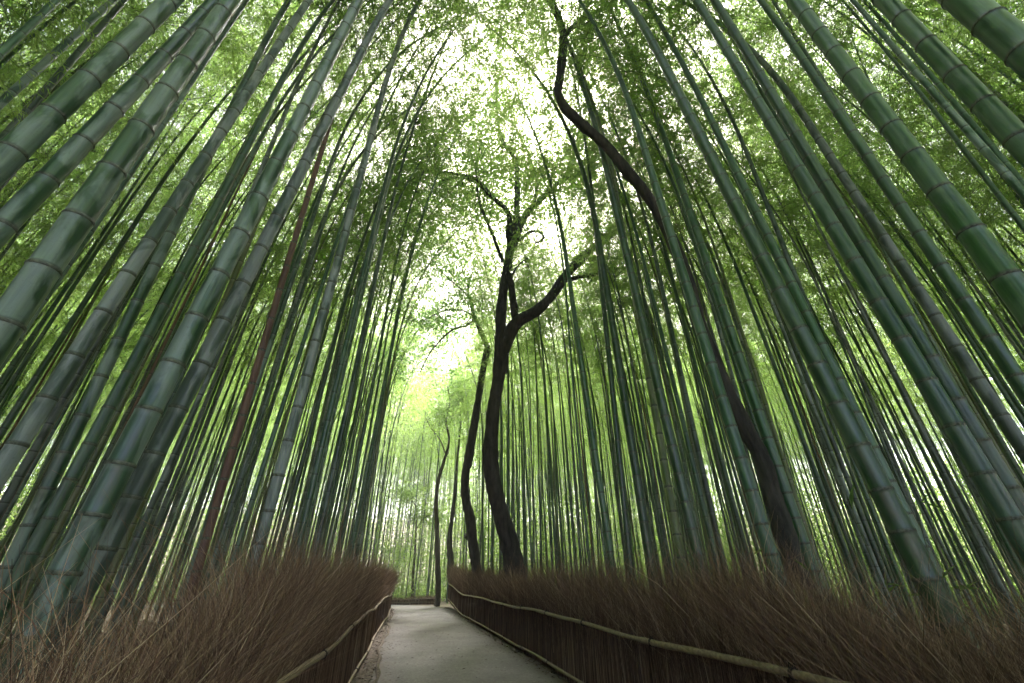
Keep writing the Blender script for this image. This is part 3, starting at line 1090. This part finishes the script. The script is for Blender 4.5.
# --- low leafy growth at the far edge of the grove, where light comes in
def undergrowth():
    lp, ld, lv = [], [], []
    for _ in range(16000):
        a_, r_ = rs.uniform(R(-75), R(80)), 25 + 31 * rs.random() ** 0.8
        x, y = r_ * math.sin(a_), r_ * math.cos(a_)
        if (y < 34 and -16 < x < 3) or abs(x - 1) < 3 and y < 34:
            continue
        c = np.array([x, y, (0.1 + 9.5 * rs.random() ** 1.6) * (0.5 + 0.7 * (r_ - 25) / 31)])
        m = 55
        lp.append(c + rs.normal(0, 1, (m, 3)) * (0.55, 0.55, 0.35))
        d = rs.normal(0, 1, (m, 3)); d[:, 2] -= .5
        ld.append(d); lv.append(rs.uniform(0, 1) * .6 + rs.uniform(0, .4, m))
    lp = np.concatenate(lp); ld = np.concatenate(ld); lv = np.concatenate(lv)
    n = len(lp)
    nor = rs.normal(0, .5, (n, 3)); nor[:, 2] += 1
    ln = rs.uniform(.16, .28, n)
    v, q, va = leaves(lp, ld, nor, ln, ln * rs.uniform(.2, .3, n), lv)
    o = link("undergrowth", raw_mesh("undergrowth", v, q, M_LEAF, False, va))
    o["kind"] = "stuff"
    thing(o, "bright sunlit leafy undergrowth far beyond the end of the path", "undergrowth")
undergrowth()


# ------------------------------------------------------------------ broadleaf trees
def limb(parent, name, px, Y0, Y1, w0, w1, n=40, rough=0.05, material=None, sides=10, start=None):
    """A limb following measured directions; Y0..Y1 its distance along the path, w0..w1 radii in metres."""
    P = []
    for i, (x, y) in enumerate(px):
        f = i / (len(px) - 1)
        p = at_depth(x, y, Y0 + (Y1 - Y0) * f)
        P.append((p.x, p.y, p.z, w0 + (w1 - w0) * f ** 0.8))
    if start is not None:
        P[0] = (*start, w0)
    s = smooth_line(P, n)
    m = np.random.default_rng(len(px) * 7 + int(px[0][0]))
    kk = np.arange(n)
    s[:, 3] *= 1 + rough * m.normal(0, .6, n) + 0.07 * np.sin(kk * 0.55 + m.uniform(0, 6)) * np.sin(kk * 0.23 + m.uniform(0, 6))
    for _ in range(max(1, n // 18)):
        s[:, 3] *= 1 + m.uniform(.08, .22) * np.exp(-((kk - m.uniform(0, n)) / 1.3) ** 2)
    v, q, _ = tubes(s[None, :, :3], s[None, :, 3], sides)
    c_ = np.repeat(s[:, :3], sides, 0)
    v = c_ + (v - c_) * (1 + m.normal(0, .045, (len(v), 1)) + 0.05 * np.sin(np.arange(len(v)) % sides * 2.1)[:, None])
    o = link(name, raw_mesh(name, v, q, material or M_BARK, True), parent)
    return s


def tree_root(label, base, cat="tree"):
    o = bpy.data.objects.new("broadleaf_tree", None)
    COL.objects.link(o)
    thing(o, label, cat)
    return o


def twigs_and_leaves(parent, lines, per, spread, size, seed, leafn=16, material=None, tmin=0.35, back=0.0):
    """Fine twigs off the given limbs and loose clumps of leaves at their tips."""
    m = np.random.default_rng(seed)
    tp, tr, lp, ld, lv = [], [], [], [], []
    for s in lines:
        L = np.linalg.norm(np.diff(s[:, :3], axis=0), axis=1).sum()
        k = int(per * L)
        for _ in range(k):
            i = int((tmin + (1 - tmin) * m.random() ** 0.8) * (len(s) - 1))
            p = s[i, :3]
            d = m.normal(0, 1, 3); d[2] = abs(d[2]) * .6 - .05; d[1] += back; d /= np.linalg.norm(d)
            ln = spread * m.uniform(.5, 1.25)
            tt = np.linspace(0, 1, 5)[:, None]
            c = p + d * ln * tt + m.normal(0, .05, (5, 3)) * ln * tt
            tp.append(c); tr.append(np.linspace(min(.014, s[i, 3] * .6), .003, 5))
            sh = m.uniform(0, .6)
            for t in m.uniform(.45, 1.0, 5):
                q = p + d * ln * t
                e = q + m.normal(0, .22, 3) * spread
                pts = e + m.normal(0, .17, (leafn, 3)) * (1, 1, .6) * spread
                lp.append(pts); dd = m.normal(0, 1, (leafn, 3)); dd[:, 2] -= .35
                ld.append(dd); lv.append(np.clip(sh + m.uniform(0, .4, leafn), 0, 1))
    v, q, _ = tubes(np.array(tp), np.array(tr), 4)
    link("twigwork", raw_mesh("twigwork", v, q, M_BARK, False), parent)
    lp = np.concatenate(lp); ld = np.concatenate(ld); lv = np.concatenate(lv)
    n = len(lp)
    nor = m.normal(0, .6, (n, 3)); nor[:, 2] += 1
    l_ = size * m.uniform(.7, 1.3, n)
    v, q, va = leaves(lp, ld, nor, l_, l_ * m.uniform(.4, .55, n), lv)
    print("tree leaves", n)
    link("crown", raw_mesh("crown", v, q, material or M_TREELEAF, False, va), parent)


# the forked tree right of the path
t1 = tree_root("tall dark forked tree with a long limb reaching right, behind the right fence", None)
tr_px = [(517, 586), (513, 560), (507, 535), (498, 505), (491, 470), (491, 440), (494, 405), (499, 372), (500, 340), (502, 298), (508, 263), (511, 240)]
a = limb(t1, "trunk", tr_px, 13.5, 12.6, 0.30, 0.15, 70, 0.03, None, 14)
lims = []
lims.append(limb(t1, "limb", [(499, 372), (505, 345), (516, 323), (536, 311), (552, 295), (569, 271), (589, 251), (609, 236), (630, 222)], 13.0, 11.6, 0.260, 0.126, 50, .04))
lims.append(limb(t1, "branch", [(516, 323), (513, 300), (511, 285), (508, 272)], 12.9, 12.4, 0.143, 0.112, 20, .04))
lims.append(limb(t1, "branch", [(563, 281), (580, 277), (596, 274), (619, 268), (660, 268)], 12.4, 11.8, 0.098, 0.042, 30, .04))
lims.append(limb(t1, "branch", [(589, 260), (607, 257), (625, 260), (645, 257)], 12.0, 12.6, 0.078, 0.035, 24, .04))
lims.append(limb(t1, "branch", [(511, 245), (509, 230), (508, 212), (490, 195), (476, 179), (449, 173), (423, 168)], 12.6, 11.4, 0.156, 0.035, 44, .04))
lims.append(limb(t1, "branch", [(490, 195), (478, 184), (464, 178), (443, 180), (439, 189)], 12.1, 12.4, 0.065, 0.028, 30, .04))
lims.append(limb(t1, "branch", [(511, 247), (516, 224), (517, 200), (517, 177), (515, 159), (502, 139), (497, 110), (498, 80), (503, 66)], 12.6, 10.4, 0.156, 0.042, 50, .04))
lims.append(limb(t1, "branch", [(512, 245), (520, 225), (531, 209), (552, 189), (569, 171), (575, 151), (583, 134)], 12.6, 11.6, 0.195, 0.042, 44, .04))
lims.append(limb(t1, "branch", [(533, 206), (537, 187), (534, 170), (527, 150), (517, 130), (514, 112)], 12.2, 11.6, 0.065, 0.021, 34, .04))
lims.append(limb(t1, "branch", [(549, 190), (553, 172), (562, 160), (581, 133), (598, 112)], 12.0, 11.0, 0.065, 0.021, 34, .04))
lims.append(limb(t1, "branch", [(503, 262), (490, 228), (479, 200), (476, 165), (481, 146), (483, 128)], 12.6, 12.0, 0.078, 0.021, 40, .04))
lims.append(limb(t1, "branch", [(520, 240), (530, 232), (540, 232), (543, 239), (535, 243)], 12.5, 12.2, 0.065, 0.028, 24, .04))
lims.append(limb(t1, "branch", [(552, 188), (572, 176), (586, 170), (595, 158)], 12.0, 12.6, 0.058, 0.021, 24, .04))
lims.append(limb(t1, "branch", [(509, 280), (516, 268), (522, 262), (528, 258)], 12.6, 12.9, 0.039, 0.017, 16, .04))
twigs_and_leaves(t1, lims[2:], 8.0, 3.0, 0.105, 3, 27, M_LEAF, tmin=0.35, back=1.4)

# crooked second trunk
t2 = tree_root("crooked dark tree with a knotted trunk, left of the forked tree", None)
s2 = limb(t2, "trunk", [(479, 588), (476, 566), (473, 545), (470, 520), (466, 500), (465, 478), (469, 455), (474, 425), (478, 400), (483, 369), (488, 348)], 19.5, 18.0, 0.235, 0.15, 60, 0.05)
l2 = [limb(t2, "limb", [(488, 348), (480, 330), (474, 316), (471, 303), (468, 290), (470, 278)], 18.0, 17.2, 0.13, 0.05, 36, .04),
      limb(t2, "branch", [(475, 318), (466, 326), (452, 330), (432, 350), (420, 372)], 17.6, 17.0, 0.06, 0.02, 24, .04),
      limb(t2, "branch", [(471, 300), (462, 290), (448, 278), (434, 262), (428, 240)], 17.3, 16.8, 0.05, 0.02, 24, .04),
      limb(t2, "branch", [(474, 316), (460, 310), (440, 312), (420, 322), (404, 318)], 17.5, 18.2, 0.05, 0.02, 24, .04)]
knot = at_depth(466, 538, 19.0)
k_ = smooth_line([(*(at_depth(472, 535, 19.4)), .2), (*(at_depth(468, 536, 19.3)), .17), (*(at_depth(465.5, 537, 19.2)), .07)], 14)
v, q, _ = tubes(k_[None, :, :3], k_[None, :, 3], 10)
link("burl", raw_mesh("burl", v, q, M_BARK, True), t2)
twigs_and_leaves(t2, l2, 6.0, 1.5, 0.13, 8, 24, tmin=0.2)

# slim pale-brown trunk at the corner of the path
t3 = tree_root("slim straight brown trunk standing where the right fence ends", None)
s3 = limb(t3, "trunk", [(437, 606), (438, 590), (437.5, 560), (437, 530), (436, 505), (438, 482), (443, 464), (447, 452)], 27.9, 27.2, 0.17, 0.09, 44, .03, M_BARK2)
l3 = [limb(t3, "branch", [(447, 452), (449, 438), (446, 420), (450, 402), (447, 386)], 27.2, 26.6, .085, .03, 30, .03, M_BARK2),
      limb(t3, "branch", [(446, 455), (440, 440), (431, 428), (424, 414)], 27.2, 26.8, .05, .02, 20, .03, M_BARK2)]
twigs_and_leaves(t3, l3, 6, 1.9, 0.17, 12, 14, M_LEAF)

# dark thin tree with a thickened foot behind it
t4 = tree_root("thin dark tree with a swollen lower trunk, right of the slim brown trunk", None)
s4 = limb(t4, "trunk", [(450, 578), (450.5, 560), (449.5, 545), (450, 532), (452, 518), (454, 500), (456, 482), (457, 465), (459, 440)], 29.0, 28.4, 0.22, 0.06, 50, .10)
l4 = [limb(t4, "branch", [(459, 440), (461, 420), (458, 400), (461, 380)], 28.4, 28.0, .06, .02, 24, .04)]
twigs_and_leaves(t4, l4, 12, 1.2, 0.17, 14, 14, M_LEAF)

# lone sapling stem seen in the gap over the path's end
t5 = tree_root("slender sapling stem in the bright gap beyond the path's far end", None)
s5 = limb(t5, "trunk", [(412, 600), (413, 575), (415, 550), (416, 530), (417, 505)], 36.0, 36.0, 0.12, 0.05, 30, .04, M_BARK2)
l5 = [limb(t5, "branch", [(416, 530), (422, 520), (430, 514)], 36, 35.5, .04, .015, 16, .04, M_BARK2),
      limb(t5, "branch", [(417, 508), (410, 498), (404, 494)], 36, 36.5, .04, .015, 16, .04, M_BARK2)]
twigs_and_leaves(t5, l5, 14, 1.2, 0.18, 15, 12, M_LEAF)

# the leaning trunk that snakes up over the path
t6 = tree_root("dark leaning trunk snaking up leftwards over the path, with a fork at its top", None)
lean_px = [(806, 590), (797, 570), (785, 533), (773, 495), (762, 458), (746, 430), (727, 392), (712, 355), (699, 322), (688, 281), (672, 240), (655, 207),
           (640, 186), (626, 170), (612, 152), (599, 139), (586, 128), (575, 118), (564, 106), (558, 92), (560, 76), (562, 58), (563, 40), (560, 22), (553, 4), (546, -14)]
s6 = limb(t6, "trunk", lean_px, 4.25, 4.7, 0.105, 0.078, 130, .03, None, 14)
l6 = [limb(t6, "limb", [(563, 36), (572, 28), (583, 18), (600, 10), (614, 0), (628, -12)], 4.68, 5.1, .065, .04, 30, .04),
      limb(t6, "branch", [(583, 18), (587, 8), (591, -4), (590, -16)], 4.8, 4.7, .04, .025, 20, .04),
      limb(t6, "branch", [(546, -14), (538, -40), (540, -70)], 4.7, 4.9, .085, .05, 20, .04)]
twigs_and_leaves(t6, l6, 6, 0.8, 0.09, 21, 10, tmin=.5)

# ------------------------------------------------------------------ thin haze volume, added for glow and softness
def haze():
    m, nt, out = mat("haze_air")
    pv = N(nt, "ShaderNodeVolumePrincipled")
    pv.inputs["Color"].default_value = (0.93, 0.97, 0.95, 1)
    pv.inputs["Density"].default_value = HAZE
    pv.inputs["Anisotropy"].default_value = 0.3
    nt.links.new(pv.outputs[0], out.inputs[1])
    x0, x1, y0, y1, z0, z1 = -351.0, 351.0, -201.0, 501.0, -1.5, 32.0
    v = [(x, y, z) for z in (z0, z1) for y in (y0, y1) for x in (x0, x1)]
    q = [(0, 2, 3, 1), (4, 5, 7, 6), (0, 1, 5, 4), (2, 6, 7, 3), (0, 4, 6, 2), (1, 3, 7, 5)]
    o = link("haze", raw_mesh("haze", np.array(v), np.array(q), m))
    o["kind"] = "stuff"
if HAZE > 0:
    haze()

# ------------------------------------------------------------------ small growth and stones behind the right fence
def sprout(x, y, h, label):
    root = bpy.data.objects.new("bamboo_sprout", None)
    COL.objects.link(root)
    root.location = (x, y, float(bank(np.array(x), np.array(y))))
    thing(root, label, "bamboo sprout", "leafy bamboo sprouts behind the right fence")
    m = np.random.default_rng(int(x * 100))
    st, sr, lp, ld = [], [], [], []
    for k in range(3):
        d = m.normal(0, .16, 2)
        c = np.array([(d[0] * t * h, d[1] * t * h, t * h) for t in np.linspace(0, 1, 5)]) + (m.normal(0, .03), m.normal(0, .03), 0)
        st.append(c); sr.append(np.linspace(.006, .002, 5))
        for t in np.linspace(.45, 1, 9):
            p = c[int(t * 4)] + m.normal(0, .03, 3)
            dd = m.normal(0, .7, 3); dd[2] += .2
            lp.append(p); ld.append(dd)
    v, q, _ = tubes(np.array(st), np.array(sr), 4)
    link("stem", raw_mesh("stem", v, q, M_BRANCH), root)
    lp = np.array(lp); ld = np.array(ld); n = len(lp)
    ln = m.uniform(.12, .22, n)
    v, q, va = leaves(lp, ld, m.normal(0, .4, (n, 3)) + (0, 0, 1), ln, ln * .16, m.uniform(0, 1, n))
    link("foliage", raw_mesh("foliage", v, q, M_SPROUT, False, va), root)


sprout(3.25, 2.62, 1.75, "small bright leafy sprout above the right fence, left of the dark-footed culm")
sprout(3.3, 3.75, 1.5, "small leafy sprout poking up beside the leaning trunk's foot")
sprout(3.25, 6.1, 1.6, "small leafy sprout above the right fence below the thick ringed culm")


def stone(x, y, sx, sy, sz, label):
    m = np.random.default_rng(int(x * 91 + y * 17))
    nu, nv = 14, 9
    v = []
    for j in range(nv):
        for i in range(nu):
            th = 2 * math.pi * i / nu; ph = -math.pi / 2 + math.pi * j / (nv - 1)
            k = 1 + 0.10 * math.sin(3 * th + x * 9) * math.cos(ph) + 0.07 * math.sin(5 * th + 2 * ph)
            sgn = lambda a, e: math.copysign(abs(a) ** e, a)
            v.append((sx * k * sgn(math.cos(th), .7) * sgn(math.cos(ph), .6), sy * k * sgn(math.sin(th), .7) * sgn(math.cos(ph), .6), sz * k * sgn(math.sin(ph), .6)))
    q = [(j * nu + i, j * nu + (i + 1) % nu, (j + 1) * nu + (i + 1) % nu, (j + 1) * nu + i) for j in range(nv - 1) for i in range(nu)]
    o = link("stone", raw_mesh("stone", np.array(v), np.array(q), M_STONE, True))
    o.location = (x, y, float(bank(np.array(x), np.array(y))) + sz * .6)
    o.rotation_euler = (m.normal(0, .1), m.normal(0, .1), m.uniform(0, 3))
    thing(o, label, "stone", "pale stones behind the right fence")


stone(4.9, 2.25, 0.22, 0.12, 0.10, "pale flat stone on the litter near the right edge, the largest one")
stone(5.3, 2.0, 0.13, 0.10, 0.08, "small pale stone right of the largest flat stone")
